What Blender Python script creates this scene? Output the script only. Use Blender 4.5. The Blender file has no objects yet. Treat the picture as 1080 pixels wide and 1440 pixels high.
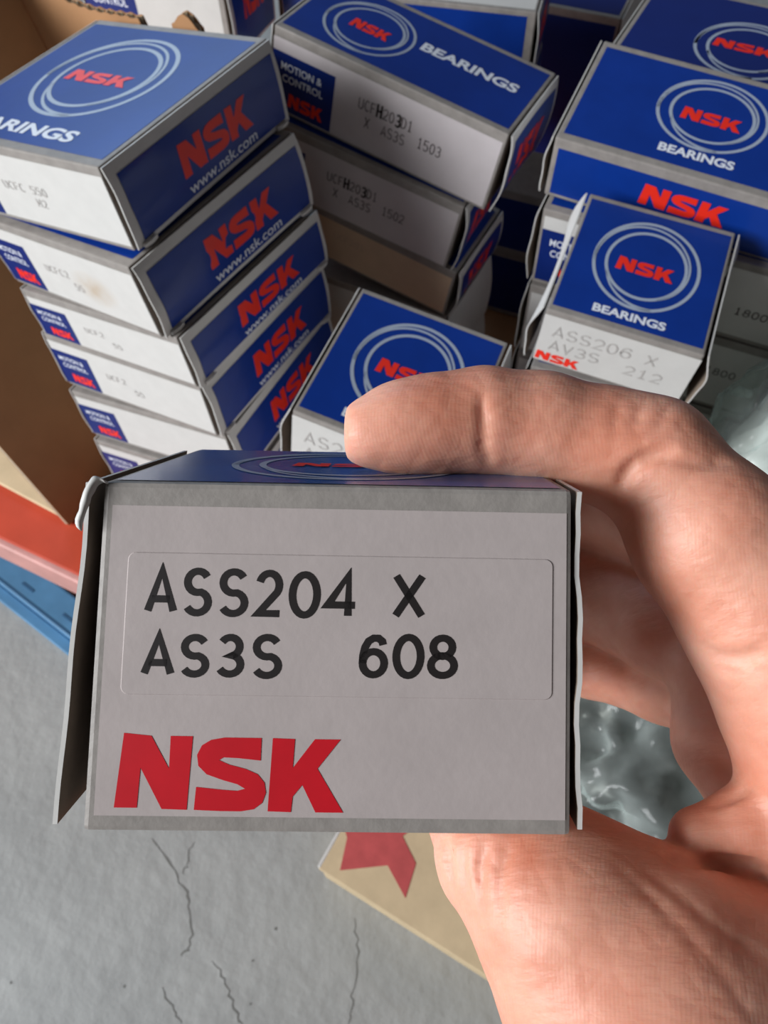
import bpy, bmesh, math, random
import numpy as np
from mathutils import Vector, Matrix, noise
from mathutils.geometry import tessellate_polygon

random.seed(7)
scene = bpy.context.scene
COL = scene.collection

# ------------------------------------------------------------------ camera
FPX, CX, CY = 1100.0, 540.0, 720.0            # focal length and centre in 1080x1440 pixels
CAMZ = 0.60
ROT = np.array([[0.99971207, 0.02399532, 0.0],
                [-0.02025549, 0.84390025, -0.5361176],
                [-0.01286431, 0.53596323, 0.84414331]])   # columns: camera axes in the world
CAM = np.array([0.0, 0.0, CAMZ])
cd = bpy.data.cameras.new('camera')
cam = bpy.data.objects.new('camera', cd)
COL.objects.link(cam)
cd.sensor_fit = 'AUTO'; cd.sensor_width = 36.0
cd.lens = FPX / 1440.0 * 36.0
cd.clip_start = 0.01; cd.clip_end = 60
cam.matrix_world = Matrix.Translation(CAM.tolist()) @ Matrix(ROT.tolist()).to_4x4()
cd.dof.use_dof = True
cd.dof.focus_distance = 0.112
cd.dof.aperture_fstop = 52.0
scene.camera = cam

# ------------------------------------------------------------------ light
scene.view_settings.view_transform = 'Standard'
scene.view_settings.look = 'None'
scene.view_settings.exposure = -0.04
scene.view_settings.gamma = 1.0
scene.view_settings.use_curve_mapping = False
w = bpy.data.worlds.new('daylight_world'); scene.world = w
w.use_nodes = True
w.node_tree.nodes['Background'].inputs[0].default_value = (1.0, 0.93, 0.90, 1)
w.node_tree.nodes['Background'].inputs[1].default_value = 0.065

def area(name, loc, target, size, energy, col):
    l = bpy.data.lights.new(name, 'AREA'); l.shape = 'RECTANGLE'
    l.size, l.size_y = size; l.energy = energy; l.color = col
    o = bpy.data.objects.new(name, l); COL.objects.link(o)
    o.location = loc
    o.rotation_euler = (Vector(target) - Vector(loc)).to_track_quat('-Z', 'Y').to_euler()
    return o
area('doorway_light', (-2.1, -0.55, 1.40), (0, 0.2, 0.3), (1.2, 1.1), 100, (0.96, 0.98, 1.0))
area('rear_window_light', (-1.0, 2.9, 1.7), (0, 0.4, 0.35), (1.3, 0.8), 22, (0.50, 0.74, 1.0))

# ------------------------------------------------------------------ helpers
def ray(px, py):
    return ROT @ np.array([(px - CX) / FPX, -(py - CY) / FPX, -1.0])
def at_depth(px, py, d):
    return CAM + ray(px, py) * d
def at_z(px, py, z):
    r = ray(px, py); return CAM + r * ((z - CAMZ) / r[2])

MATS = {}
def mat(name, col, rough=0.5, spec=0.4, noise_amt=0.0, noise_scale=60.0, bump=0.0, bump_scale=300.0,
        coat=0.0, metallic=0.0, col2=None):
    if name in MATS: return MATS[name]
    m = bpy.data.materials.new(name); m.use_nodes = True
    nt = m.node_tree; b = nt.nodes['Principled BSDF']
    b.inputs['Base Color'].default_value = (*col, 1)
    b.inputs['Roughness'].default_value = rough
    b.inputs['Specular IOR Level'].default_value = spec
    b.inputs['Metallic'].default_value = metallic
    b.inputs['Coat Weight'].default_value = coat
    b.inputs['Coat Roughness'].default_value = 0.12
    tc = nt.nodes.new('ShaderNodeTexCoord')
    if noise_amt > 0:
        n = nt.nodes.new('ShaderNodeTexNoise'); n.inputs['Scale'].default_value = noise_scale
        n.inputs['Detail'].default_value = 6; n.inputs['Roughness'].default_value = 0.6
        nt.links.new(tc.outputs['Object'], n.inputs['Vector'])
        r = nt.nodes.new('ShaderNodeValToRGB')
        r.color_ramp.elements[0].position = 0.32; r.color_ramp.elements[1].position = 0.68
        c2 = col2 if col2 else tuple(c * (1 - noise_amt) for c in col)
        r.color_ramp.elements[0].color = (*c2, 1); r.color_ramp.elements[1].color = (*col, 1)
        nt.links.new(n.outputs['Fac'], r.inputs['Fac']); nt.links.new(r.outputs['Color'], b.inputs['Base Color'])
    if bump > 0:
        n2 = nt.nodes.new('ShaderNodeTexNoise'); n2.inputs['Scale'].default_value = bump_scale
        n2.inputs['Detail'].default_value = 5
        nt.links.new(tc.outputs['Object'], n2.inputs['Vector'])
        bp = nt.nodes.new('ShaderNodeBump'); bp.inputs['Strength'].default_value = bump
        bp.inputs['Distance'].default_value = 0.001
        nt.links.new(n2.outputs['Fac'], bp.inputs['Height']); nt.links.new(bp.outputs['Normal'], b.inputs['Normal'])
    MATS[name] = m
    return m

mat('silver_board', (0.31, 0.285, 0.265), 0.5, 0.4, 0.22, 160, 0.12, 500)
mat('white_board', (0.62, 0.61, 0.59), 0.45, 0.4, 0.06, 90, 0.06, 400)
mat('shaded_held_board', (0.45, 0.395, 0.385), 0.5, 0.35, 0.08, 140, 0.035, 700)  # held box's white front, with its shade put into a greyer colour
mat('shaded_mid_board', (0.56, 0.515, 0.525), 0.45, 0.4, 0.06, 90, 0.04, 400)  # shade on the middle stack's white fronts put into the colour
mat('brown_board', (0.64, 0.47, 0.33), 0.55, 0.3, 0.10, 60, 0.05, 400)  # warm brown front for the lowest long box
mat('raw_board', (0.62, 0.60, 0.54), 0.8, 0.2, 0.2, 300)
mat('inner_board', (0.24, 0.19, 0.15), 0.9, 0.1, 0.2, 200)
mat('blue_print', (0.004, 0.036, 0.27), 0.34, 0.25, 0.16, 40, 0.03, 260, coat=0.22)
mat('skylit_blue_print', (0.03, 0.115, 0.38), 0.3, 0.3, 0.2, 60, 0.03, 260, coat=0.4)  # blue print lightened: sky light on the held top put into the colour
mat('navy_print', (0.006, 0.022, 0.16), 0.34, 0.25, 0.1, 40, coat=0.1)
mat('red_print', (0.88, 0.032, 0.016), 0.4, 0.4, 0.1, 120)
mat('crimson_print', (0.56, 0.006, 0.016), 0.5, 0.3, 0.12, 160)
mat('ring_print', (0.36, 0.42, 0.52), 0.35, 0.5)
mat('white_print', (0.74, 0.78, 0.86), 0.4, 0.4)
mat('ink', (0.012, 0.009, 0.009), 0.6, 0.3)
mat('stamp_ink', (0.10, 0.085, 0.085), 0.7, 0.2)
mat('faded_ink', (0.42, 0.40, 0.385), 0.7, 0.2, 0.4, 300, col2=(0.50, 0.48, 0.46))
mat('brown_ink', (0.52, 0.39, 0.29), 0.7, 0.2)
mat('kraft', (0.44, 0.235, 0.115), 0.75, 0.2, 0.14, 30, 0.1, 250)
mat('kraft_pale', (0.66, 0.52, 0.33), 0.7, 0.2, 0.16, 40, 0.15, 120)
mat('kraft_edge', (0.70, 0.60, 0.46), 0.8, 0.2, 0.2, 400)
mat('red_stamp', (0.55, 0.10, 0.10), 0.7, 0.2, 0.2, 90)
mat('orange_paint', (0.60, 0.080, 0.04), 0.35, 0.5, 0.15, 30)
mat('orange_lip', (0.62, 0.30, 0.27), 0.45, 0.5, 0.2, 60)
mat('blue_paint', (0.09, 0.24, 0.42), 0.4, 0.5, 0.2, 40)
mat('dark_blue_paint', (0.03, 0.10, 0.20), 0.5, 0.4)
mat('tape', (0.60, 0.47, 0.38), 0.5, 0.4)
mat('dark_steel', (0.06, 0.055, 0.05), 0.4, 0.5, 0.4, 80, metallic=0.5)
mat('nail', (0.72, 0.42, 0.34), 0.3, 0.5)

def link(name, me, material, parent=None, smooth=False):
    o = bpy.data.objects.new(name, me); COL.objects.link(o)
    if material is not None: me.materials.append(MATS[material] if isinstance(material, str) else material)
    if smooth:
        for p in me.polygons: p.use_smooth = True
    if parent is not None: o.parent = parent
    return o
def mesh(name, verts, faces):
    me = bpy.data.meshes.new(name); me.from_pydata([tuple(map(float, v)) for v in verts], [], faces); me.update()
    return me
def tag(o, label, cat, group=None, kind=None):
    o['label'] = label; o['category'] = cat
    if group: o['group'] = group
    if kind: o['kind'] = kind
    return o
def empty(name, M):
    o = bpy.data.objects.new(name, None); COL.objects.link(o); o.empty_display_size = 0.01
    o.matrix_world = M
    return o
def cuboid(x0, x1, y0, y1, z0, z1, bev=0.0005, seg=1, sub=0, warp=None):
    bm = bmesh.new()
    bmesh.ops.create_cube(bm, size=1)
    for v in bm.verts:
        v.co = Vector((x0 + (v.co.x + .5) * (x1 - x0), y0 + (v.co.y + .5) * (y1 - y0), z0 + (v.co.z + .5) * (z1 - z0)))
    if bev > 0:
        bmesh.ops.bevel(bm, geom=bm.edges[:], offset=bev, segments=seg, affect='EDGES', profile=0.6)
    if sub:
        bmesh.ops.subdivide_edges(bm, edges=bm.edges[:], cuts=sub, use_grid_fill=True)
    if warp:
        for v in bm.verts: v.co = Vector(warp(*v.co))
    me = bpy.data.meshes.new('box'); bm.normal_update(); bm.to_mesh(me); bm.free()
    return me

# ------------------------------------------------------------------ lettering (2D shapes: verts, faces)
LOGO_N = [(300,357),(393,365),(458,470),(458,365),(533,365),(524,602),(440,600),(362,468),(357,597),(280,597)]
LOGO_S = [(765,368),(700,368),(640,368),(595,376),(565,394),(550,425),(556,460),(585,487),(640,505),(690,518),(716,532),
          (690,539),(640,536),(552,528),(548,602),(640,605),(705,605),(748,598),(776,577),(787,545),(781,512),(757,485),
          (715,468),(660,455),(625,441),(640,432),(690,434),(765,441)]
LOGO_K = [(803,368),(878,370),(874,463),(945,370),(1032,370),(957,465),(1048,606),(955,606),(908,518),(877,556),(873,606),(795,604)]
def poly2d(poly):
    f = tessellate_polygon([[Vector((x, y, 0)) for x, y in poly]])
    return [tuple(p) for p in poly], [tuple(t) for t in f]
def merge(shapes):
    V, F = [], []
    for v, f in shapes:
        o = len(V); V += list(v); F += [tuple(i + o for i in t) for t in f]
    return V, F
def logo(x, y, wd, ht):
    """three heavy letters of the maker's mark; x,y lower left"""
    V, F = merge([poly2d(LOGO_N), poly2d(LOGO_S), poly2d(LOGO_K)])
    return [(x + (a - 280) / 768 * wd, y + (606 - b) / 249 * ht) for a, b in V], F
_tc = {}
def typeset(body, bold=0.0, spacing=1.0):
    key = (body, bold, spacing)
    if key not in _tc:
        cu = bpy.data.curves.new('t', 'FONT'); cu.body = body; cu.size = 1; cu.offset = bold; cu.space_character = spacing
        cu.resolution_u = 4
        ob = bpy.data.objects.new('t', cu); COL.objects.link(ob)
        dg = bpy.context.evaluated_depsgraph_get(); dg.update()
        me = ob.evaluated_get(dg).to_mesh()
        V = [(v.co.x, v.co.y) for v in me.vertices]; F = [tuple(p.vertices) for p in me.polygons]
        ob.evaluated_get(dg).to_mesh_clear()
        bpy.data.objects.remove(ob); bpy.data.curves.remove(cu)
        xs = [v[0] for v in V]; ys = [v[1] for v in V]
        x0, x1, y0, y1 = min(xs), max(xs), min(ys), max(ys)
        _tc[key] = ([((a - x0) / (x1 - x0), (b - y0) / (y1 - y0)) for a, b in V], F)
    return _tc[key]
def text(body, x, y, wd, ht, bold=0.0, shear=0.0, spacing=1.0):
    V, F = typeset(body, bold, spacing)
    return [(x + a * wd + b * ht * shear, y + b * ht) for a, b in V], F
def arc(cx, cy, rx, ry, a0, a1, n=14):
    return [(cx + rx * math.cos(math.radians(a0 + (a1 - a0) * i / n)), cy + ry * math.sin(math.radians(a0 + (a1 - a0) * i / n))) for i in range(n + 1)]
GL = {
 'A': [[(0,0),(.31,1),(.62,0)], [(.09,.29),(.53,.29)]],
 'S': [arc(.31,.745,.27,.255,28,270) + arc(.31,.255,.29,.255,90,-152)[1:]],
 '2': [arc(.31,.71,.28,.29,165,-38) + [(.02,.02),(.62,.02)]],
 '0': [arc(.31,.5,.29,.5,0,360,28)],
 'O': [arc(.31,.5,.29,.5,0,360,28)],
 '4': [[(.48,0),(.48,1),(0,.26),(.64,.26)]],
 'X': [[(0,0),(.6,1)], [(.6,0),(0,1)]],
 '3': [arc(.29,.75,.25,.25,150,-90) + arc(.29,.26,.29,.26,90,-152)[1:]],
 '6': [arc(.31,.31,.29,.31,0,360,24), [(.02,.31),(.03,.52),(.08,.74),(.17,.9),(.3,.98),(.43,.98),(.53,.9),(.56,.8)]],
 '8': [arc(.31,.755,.24,.245,0,360,20), arc(.31,.265,.29,.265,0,360,22)],
 'V': [[(0,1),(.3,0),(.6,1)]],
 'U': [[(0,1),(0,.25)] + arc(.29,.25,.29,.25,180,360,10) + [(.58,1)]],
 'C': [arc(.31,.5,.3,.5,45,315)],
 'F': [[(0,0),(0,1),(.55,1)], [(0,.52),(.45,.52)]],
 'H': [[(0,0),(0,1)], [(.55,0),(.55,1)], [(0,.5),(.55,.5)]],
 'D': [[(0,0),(0,1),(.2,1)] + arc(.2,.5,.38,.5,90,-90,10) + [(0,0)]],
 '1': [[(.12,.8),(.31,1),(.31,0)], [(.1,0),(.52,0)]],
 '5': [[(.56,1),(.06,1),(.03,.55)] + arc(.28,.31,.3,.31,118,-150)],
 'M': [[(0,0),(0,1),(.3,.4),(.6,1),(.6,0)]],
}
def stroke(pl, t):
    n = len(pl); P = [Vector(p) for p in pl]; closed = (P[0] - P[-1]).length < 1e-6
    L, Rr = [], []
    for i in range(n):
        if closed:
            a = P[i - 1] if i > 0 else P[-2]; b = P[(i + 1)] if i < n - 1 else P[1]
        else:
            a = P[max(i - 1, 0)]; b = P[min(i + 1, n - 1)]
        d0 = (P[i] - a); d1 = (b - P[i])
        if d0.length < 1e-9: d0 = d1
        if d1.length < 1e-9: d1 = d0
        d0 = d0.normalized(); d1 = d1.normalized()
        n0 = Vector((-d0.y, d0.x)); n1 = Vector((-d1.y, d1.x)); m = (n0 + n1)
        m = m.normalized() if m.length > 1e-6 else n0
        k = min(1 / max(m.dot(n0), 0.3), 2.2)
        L.append(P[i] + m * t / 2 * k); Rr.append(P[i] - m * t / 2 * k)
    V = [tuple(v) for v in L] + [tuple(v) for v in Rr]
    F = [(i, i + 1, n + i + 1, n + i) for i in range(n - 1)]
    return V, F
def glyph(ch, x, y, wd, ht, t):
    """stroke letter in a wd x ht field; t stroke width in the same unit"""
    out = []
    for pl in GL[ch]:
        out.append(stroke([(x + px / .62 * wd, y + py * ht) for px, py in pl], t))
    return merge(out)
def stamp(s, x, y, adv, wd, ht, t, slope=0.0):
    return merge([glyph(c, x + i * adv, y + i * adv * slope, wd, ht, t) for i, c in enumerate(s) if c != ' '])
def ribbon(fr, a0, a1, wfun, n=64):
    V, F = [], []
    for i in range(n + 1):
        s = i / n; a = math.radians(a0 + (a1 - a0) * s); r = fr(s); h = wfun(s) / 2
        V += [((r + h) * math.cos(a), (r + h) * math.sin(a)), ((r - h) * math.cos(a), (r - h) * math.sin(a))]
    F = [(2 * i, 2 * i + 1, 2 * i + 3, 2 * i + 2) for i in range(n)]
    return V, F
def emblem(cx, cy, rx, ry):
    """two rings joined by swooping arcs"""
    parts = [ribbon(lambda s: .965, 0, 360, lambda s: .062),
             ribbon(lambda s: .735, 0, 360, lambda s: .060),
             ribbon(lambda s: .965 - .14 * min(1, s * 1.7) - .075 * max(0, s - .55) / .45, 190, -62, lambda s: .032 + .02 * (1 - s)),
             ribbon(lambda s: .735 + .225 * s, 205, 288, lambda s: .03 + .03 * s)]
    V, F = merge(parts)
    return [(cx + a * rx, cy + b * ry) for a, b in V], F
def rect(x0, y0, x1, y1, nx=6, ny=6):
    V = [(x0 + (x1 - x0) * i / nx, y0 + (y1 - y0) * j / ny) for j in range(ny + 1) for i in range(nx + 1)]
    F = [(j * (nx + 1) + i, j * (nx + 1) + i + 1, (j + 1) * (nx + 1) + i + 1, (j + 1) * (nx + 1) + i) for j in range(ny) for i in range(nx)]
    return V, F

# ------------------------------------------------------------------ bearing boxes
class Box:
    def __init__(s, name, label, M, dims, group, warp=None, bow=(0.002, 0.002), body='silver_board', inset=0.0016, flare=False):
        s.W, s.D, s.H = dims; s.warp = warp; s.flare = flare
        s.root = empty(name, M); tag(s.root, label, 'box', group)
        W, D, H = dims; e = inset
        s.ph = (s.root.location.x * 97 + s.root.location.z * 61) % 6.0
        s.e = e; s.bow = bow
        s.body = link('body', cuboid(-W/2 + e, W/2 - e, -D/2, D/2, 0, H, 0.0007, 2, sub=0 if not warp else 4, warp=warp), body, s.root)
        s.ends = [s.flap(-1), s.flap(1)]
    # surface maps: 2D face coordinates -> local 3D
    def put(s, face, a, b, off):
        W, D, H = s.W, s.D, s.H
        if face == 'top': p = (-W/2 + a, -D/2 + b, H + off)
        elif face == 'front': p = (-W/2 + a, -D/2 - off, b)
        elif face == 'right': p = (W/2 + s.bulge(1, a, b) + off, -D/2 + a, b)
        elif face == 'left': p = (-W/2 - s.bulge(0, D - a, b) - off, D/2 - a, b)
        return s.warp(*p) if s.warp else p
    def bulge(s, side, a, b):
        v = b / s.H; u = a / s.D
        bw = s.bow[side]
        if s.flare and side == 0: return .0036 - .0016 * v + .00012 * math.sin(v * 14) * (1 - u)
        if s.flare: return .0010 + .00022 * math.sin(v * 12 + 1) * (1 - u) + .00012 * math.sin(v * 31) * (1 - u)
        return bw * (1 - (2 * v - 0.85) ** 2 / 1.4) * (0.55 + 0.45 * (2 * u - 1) ** 2) + min(bw, .0028) * .13 * max(0, 1 - u * 1.15) ** 3 * math.sin(v * 11 + s.ph)
    def decal(s, name, face, shape, material, parent=None, off=0.00012):
        V, F = shape
        me = mesh(name, [s.put(face, a, b, off) for a, b in V], F)
        return link(name, me, material, parent if parent is not None else s.root)
    def flap(s, sg):
        """bowed tuck panel closing one end, a sheet with real thickness and a slightly wavy free edge"""
        W, D, H = s.W, s.D, s.H; nu, nv = 16, 16; t = 0.0006; V = []
        ph = s.ph
        for lay in (0, 1):
            for j in range(nv + 1):
                for i in range(nu + 1):
                    u, v = i / nu, j / nv
                    yy = -D/2 + 0.0004 + (D - .0008) * u; zz = 0.0006 + (H - 0.0008) * v
                    bx = s.bulge(0 if sg < 0 else 1, u * D, zz)
                    x = sg * (W/2 + bx - (t if lay == 0 else 0))
                    p = (x, yy - 0.0002 * math.sin(v * 9 + ph), zz)
                    V.append(s.warp(*p) if s.warp else p)
        n1 = (nu + 1) * (nv + 1); F = []
        q = lambda l, i, j: l * n1 + j * (nu + 1) + i
        for j in range(nv):
            for i in range(nu):
                F.append((q(0, i, j), q(0, i, j+1), q(0, i+1, j+1), q(0, i+1, j)))
                F.append((q(1, i, j), q(1, i+1, j), q(1, i+1, j+1), q(1, i, j+1)))
        for i in range(nu):
            F.append((q(0, i, 0), q(0, i+1, 0), q(1, i+1, 0), q(1, i, 0)))
            F.append((q(0, i, nv), q(1, i, nv), q(1, i+1, nv), q(0, i+1, nv)))
        for j in range(nv):
            F.append((q(0, 0, j), q(1, 0, j), q(1, 0, j+1), q(0, 0, j+1)))
            F.append((q(0, nu, j), q(0, nu, j+1), q(1, nu, j+1), q(1, nu, j)))
        me = mesh('end_flap', V, F)
        bm = bmesh.new(); bm.from_mesh(me); bmesh.ops.recalc_face_normals(bm, faces=bm.faces); bm.to_mesh(me); bm.free()
        o = link('end_flap', me, 'white_board', s.root); me.materials.append(MATS['inner_board'])
        for p in list(me.polygons)[:2 * nu * nv:2]: p.material_index = 1
        return o
    # print layouts
    def top_print(s, mx=.004, my=.004, emb=None, lg=None, word=None, blue='blue_print'):
        W, D = s.W, s.D
        pn = s.decal('top_print', 'top', rect(mx, my, W - mx, D - my), blue)
        if emb: s.decal('ring_emblem', 'top', emblem(*emb), 'ring_print', pn, .00022)
        if lg: s.decal('logo_lettering', 'top', logo(*lg), 'red_print', pn, .0003)
        if word: s.decal('word_lettering', 'top', text('BEARINGS', *word, bold=0.035), 'white_print', pn, .0003)
        return pn
    def front_panel(s, m=(.003, .0025, .003, .005), material='white_board'):
        return s.decal('front_panel', 'front', rect(m[0], m[1], s.W - m[2], s.H - m[3]), material)
    def corner_panel(s, x1, y1, x0=.0015, y0=.002):
        pn = s.decal('corner_panel', 'front', rect(x0, y0, x1, y1), 'navy_print', off=.0002)
        ww, hh = x1 - x0, y1 - y0
        s.decal('slogan_lettering', 'front', merge([text('MOTION &', x0 + ww*.14, y0 + hh*.72, ww*.66, hh*.13, bold=.012),
                text('CONTROL', x0 + ww*.17, y0 + hh*.52, ww*.66, hh*.13, bold=.012)]), 'white_print', pn, .0003)
        s.decal('logo_lettering', 'front', logo(x0 + ww*.28, y0 + hh*.10, ww*.58, hh*.25), 'red_print', pn, .0003)
    def end_print(s, side='right', web=True, m=.005, lg=(.33, .30, .44, .40)):
        W, D, H = s.W, s.D, s.H; fl = s.ends[1 if side == 'right' else 0]
        s.decal('end_print', side, rect(m, m * .55, D - .003, H - m, 16, 16), 'blue_print', fl, .00025)
        s.decal('logo_lettering', side, logo(D*lg[0], H*lg[1], D*lg[2], H*lg[3]), 'red_print', fl, .0004)
        if web: s.decal('web_lettering', side, text('www.nsk.com', D*.335, H*.11, D*.44, H*.135, bold=.008), 'white_print', fl, .0004)

def pose(x, y, z, yaw, rx, ry, W, D, H):
    """world matrix whose origin is the centre of the base, from the front bottom left corner"""
    R = Matrix.Rotation(yaw, 4, 'Z') @ Matrix.Rotation(rx, 4, 'X') @ Matrix.Rotation(ry, 4, 'Y')
    o = Vector((x, y, z + CAMZ)) + R.to_3x3() @ Vector((W/2, D/2, 0))
    return Matrix.Translation(o) @ R

FIT = {'A1': [-0.19308, 0.32524, -0.23311, -0.54597, -0.01578, -0.15177, 0.10962, 0.1127, 0.03692],
 'A2': [-0.18664, 0.3203, -0.2736, -0.6046, 0.01037, -0.15826, 0.10962, 0.1127, 0.03809],
 'A3': [-0.17951, 0.31004, -0.30263, -0.55479, -0.04065, -0.16323, 0.10962, 0.1127, 0.03013],
 'A4': [-0.17991, 0.30739, -0.3371, -0.51739, -0.06175, -0.12122, 0.10962, 0.1127, 0.03614],
 'A5': [-0.17599, 0.29938, -0.37455, -0.46024, -0.06451, -0.13476, 0.10962, 0.1127, 0.03577],
 'A6': [-0.17300, 0.29300, -0.4115, -0.44, -0.05, -0.11, 0.10962, 0.1127, 0.03577],
 'B1': [-0.05854, 0.4232, -0.24431, -0.49047, -0.04764, 0.17767, 0.13553, 0.06768, 0.04466],
 'B2': [-0.07881, 0.4233, -0.28613, -0.45601, -0.03664, 0.18273, 0.13553, 0.06768, 0.04355],
 'B3': [-0.0758, 0.42827, -0.32512, -0.4958, -0.0208, 0.16573, 0.13553, 0.06768, 0.03518],
 'F': [0.06786, 0.24942, -0.26444, -0.39262, 0.09002, 0.06051, 0.06934, 0.07250, 0.03381],
 'G': [-0.04441, 0.21595, -0.29649, -0.39044, 0.00582, 0.1446, 0.07569, 0.07854, 0.04364],
 'E1': [0.0808, 0.33666, -0.24122, -0.45588, 0.1369, 0.04739, 0.1270, 0.07088, 0.0328],
 'E2': [0.08225, 0.33591, -0.29503, -0.43989, 0.11879, 0.01301, 0.1400, 0.07088, 0.05052]}
LEFT, MID, RIGHT = 'blue boxes in the left stack', 'long boxes in the middle stack', 'boxes on the right side'

def boxA(k, label, bow, stamptxt=None):
    q = FIT[k]; W, D, H = q[6:]
    b = Box('bearing_box', label, pose(*q), (W, D, H), LEFT, bow=(.0012, bow))
    b.top_print(.004, .005, emb=(W*.485, D*.555, W*.305, D*.325), lg=(W*.30, D*.49, W*.345, D*.085) , word=(W*.10, D*.095, W*.64, D*.075))
    b.front_panel((.002, .002, .002, .004))
    b.corner_panel(W*.26, H*.72)
    if stamptxt:
        b.decal('stamp_lettering', 'front', merge([stamp(stamptxt[0], W*.36, H*.46, W*.032, W*.022, H*.10, .0005), stamp(stamptxt[1], W*.52, H*.30, W*.032, W*.022, H*.10, .0005)]), 'faded_ink', off=.00035)
    b.end_print('right', True)
    for y0, y1 in ((.0035, .0115), (D - .011, D - .003)):
        V = []
        for i in range(5):
            t = i / 4; yy = -D/2 + y0 + (y1 - y0) * t; xx = W/2 + b.bulge(1, y0 + (y1 - y0) * t, .001) + .0012 + .0008 * math.sin(t * 3)
            V += [(xx - .0012, yy, .0004), (xx, yy, .0002), (xx + .0002, yy, .0016 + .0006 * t), (xx - .0004, yy, .0022)]
        F = [(4*i + a, 4*i + (a + 1) % 4, 4*i + 4 + (a + 1) % 4, 4*i + 4 + a) for i in range(4) for a in range(4)] + [(0, 3, 2, 1), (16, 17, 18, 19)]
        link('tuck_tab', mesh('tuck_tab', V, F), 'white_board', b.root)
    return b
A1 = boxA('A1', 'scuffed blue lidded box lying on top of the left stack', .0015, ('UCFC 55O', 'M2'))
A2 = boxA('A2', 'white fronted box with brown stain, second from top of left stack', .003, ('UCFC2', '55'))
def stained():
    m = MATS['white_board'].copy(); m.name = 'stained_board'; nt = m.node_tree; b = nt.nodes['Principled BSDF']
    src = b.inputs['Base Color'].links[0].from_socket
    tc = nt.nodes.new('ShaderNodeTexCoord'); mp = nt.nodes.new('ShaderNodeMapping'); mp.inputs['Location'].default_value = (-.62, 0, -1.5); mp.inputs['Scale'].default_value = (62, 1, 95)
    W_, D_, H_ = FIT['A2'][6:]
    mp.inputs['Location'].default_value = (-(W_ * .16) * 62, 0, -(H_ * .42) * 95)
    gr = nt.nodes.new('ShaderNodeTexGradient'); gr.gradient_type = 'SPHERICAL'
    nz = nt.nodes.new('ShaderNodeTexNoise'); nz.inputs['Scale'].default_value = 180
    mu = nt.nodes.new('ShaderNodeMath'); mu.operation = 'MULTIPLY'
    mx = nt.nodes.new('ShaderNodeMixRGB'); mx.inputs['Color2'].default_value = (.40, .26, .12, 1)
    nt.links.new(tc.outputs['Object'], mp.inputs['Vector']); nt.links.new(mp.outputs['Vector'], gr.inputs['Vector']); nt.links.new(tc.outputs['Object'], nz.inputs['Vector'])
    nt.links.new(gr.outputs['Fac'], mu.inputs[0]); nt.links.new(nz.outputs['Fac'], mu.inputs[1]); nt.links.new(mu.outputs[0], mx.inputs['Fac'])
    nt.links.new(src, mx.inputs['Color1']); nt.links.new(mx.outputs[0], b.inputs['Base Color'])
    return m
for c in A2.root.children:
    if c.name.startswith('front_panel'): c.data.materials[0] = stained()
A3 = boxA('A3', 'third box down in the left stack', .0015, ('UCF2', '55'))
A4 = boxA('A4', 'fourth box down in the left stack', .002, ('UCF2', '55'))
A5 = boxA('A5', 'fifth box down in the left stack, just above the held box', .002)
A6 = boxA('A6', 'lowest visible box of left stack, mostly behind the held box', .002)

def boxB(k, label, stampl, browner=False):
    q = FIT[k]; W, D, H = q[6:]
    b = Box('bearing_box', label, pose(*q), (W, D, H), MID, bow=(.001, .004))
    b.top_print(.0035, .004, emb=(W*.292, D*.475, W*.185, D*.36), lg=(W*.215, D*.40, W*.165, D*.13), word=(W*.50, D*.50, W*.41, D*.12))
    b.front_panel((.0015, .0015, .003, .005), 'brown_board' if browner else 'shaded_mid_board')
    if not browner: b.corner_panel(W*.285, H*.74)
    if stampl:
        a1, a2, a3, a4, ink = stampl
        sh = [stamp(a1, W*.395, H*.52, W*.0265, W*.019, H*.125, .00055)]
        if a2: sh.append(stamp(a2, W*.43, H*.32, W*.0265, W*.019, H*.125, .00055))
        if a3: sh += [stamp(a3, W*.505, H*.32, W*.0265, W*.019, H*.125, .00055), stamp(a4, W*.66, H*.38, W*.0265, W*.019, H*.125, .00055)]
        b.decal('stamp_lettering', 'front', merge(sh), ink, off=.0003)
    if not browner:
        b.decal('pen_lettering', 'front', merge([glyph('H', W*.475, H*.51, W*.020, H*.16, .0011), glyph('3', W*.556, H*.51, W*.019, H*.14, .0010)]), 'ink', off=.00045)
    b.end_print('right', False, lg=(.25, .2, .55, .5))
    return b
B1 = boxB('B1', 'long box with stamp ending 1503, top of the middle stack', ('UCF 2O D1', 'X', 'AS3S', '15O3', 'stamp_ink'))
B2 = boxB('B2', 'long box with stamp ending 1502, second in middle stack', ('UCF 2O D1', 'X', 'AS3S', '15O2', 'stamp_ink'))
B3 = boxB('B3', 'brown fronted long box at the bottom of the middle stack', ('UCF2O1', None, None, None, 'brown_ink'), browner=True)

def boxF(k, label, l1, l2, l3):
    q = FIT[k]; W, D, H = q[6:]
    b = Box('bearing_box', label, pose(*q), (W, D, H), 'square boxes among the stacks', bow=(.0045, .0045))
    b.top_print(.003, .003, emb=(W*.505, D*.53, W*.335, D*.36), lg=(W*.325, D*.445, W*.36, D*.11), word=(W*.275, D*.082, W*.445, D*.062))
    b.front_panel((.0015, .0012, .0015, .003))
    sh = [stamp(l1, W*.10, H*.56, W*.085, W*.062, H*.18, .0008), stamp(l2, W*.10, H*.30, W*.085, W*.062, H*.17, .0008)]
    if l3: sh += [glyph('X', W*.685, H*.56, W*.06, H*.17, .0008), stamp(l3, W*.59, H*.27, W*.085, W*.06, H*.16, .0008)]
    b.decal('stamp_lettering', 'front', merge(sh), 'faded_ink', off=.0003)
    b.decal('logo_lettering', 'front', logo(W*.03, H*.06, W*.29, H*.17), 'red_print', off=.0003)
    return b
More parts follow.
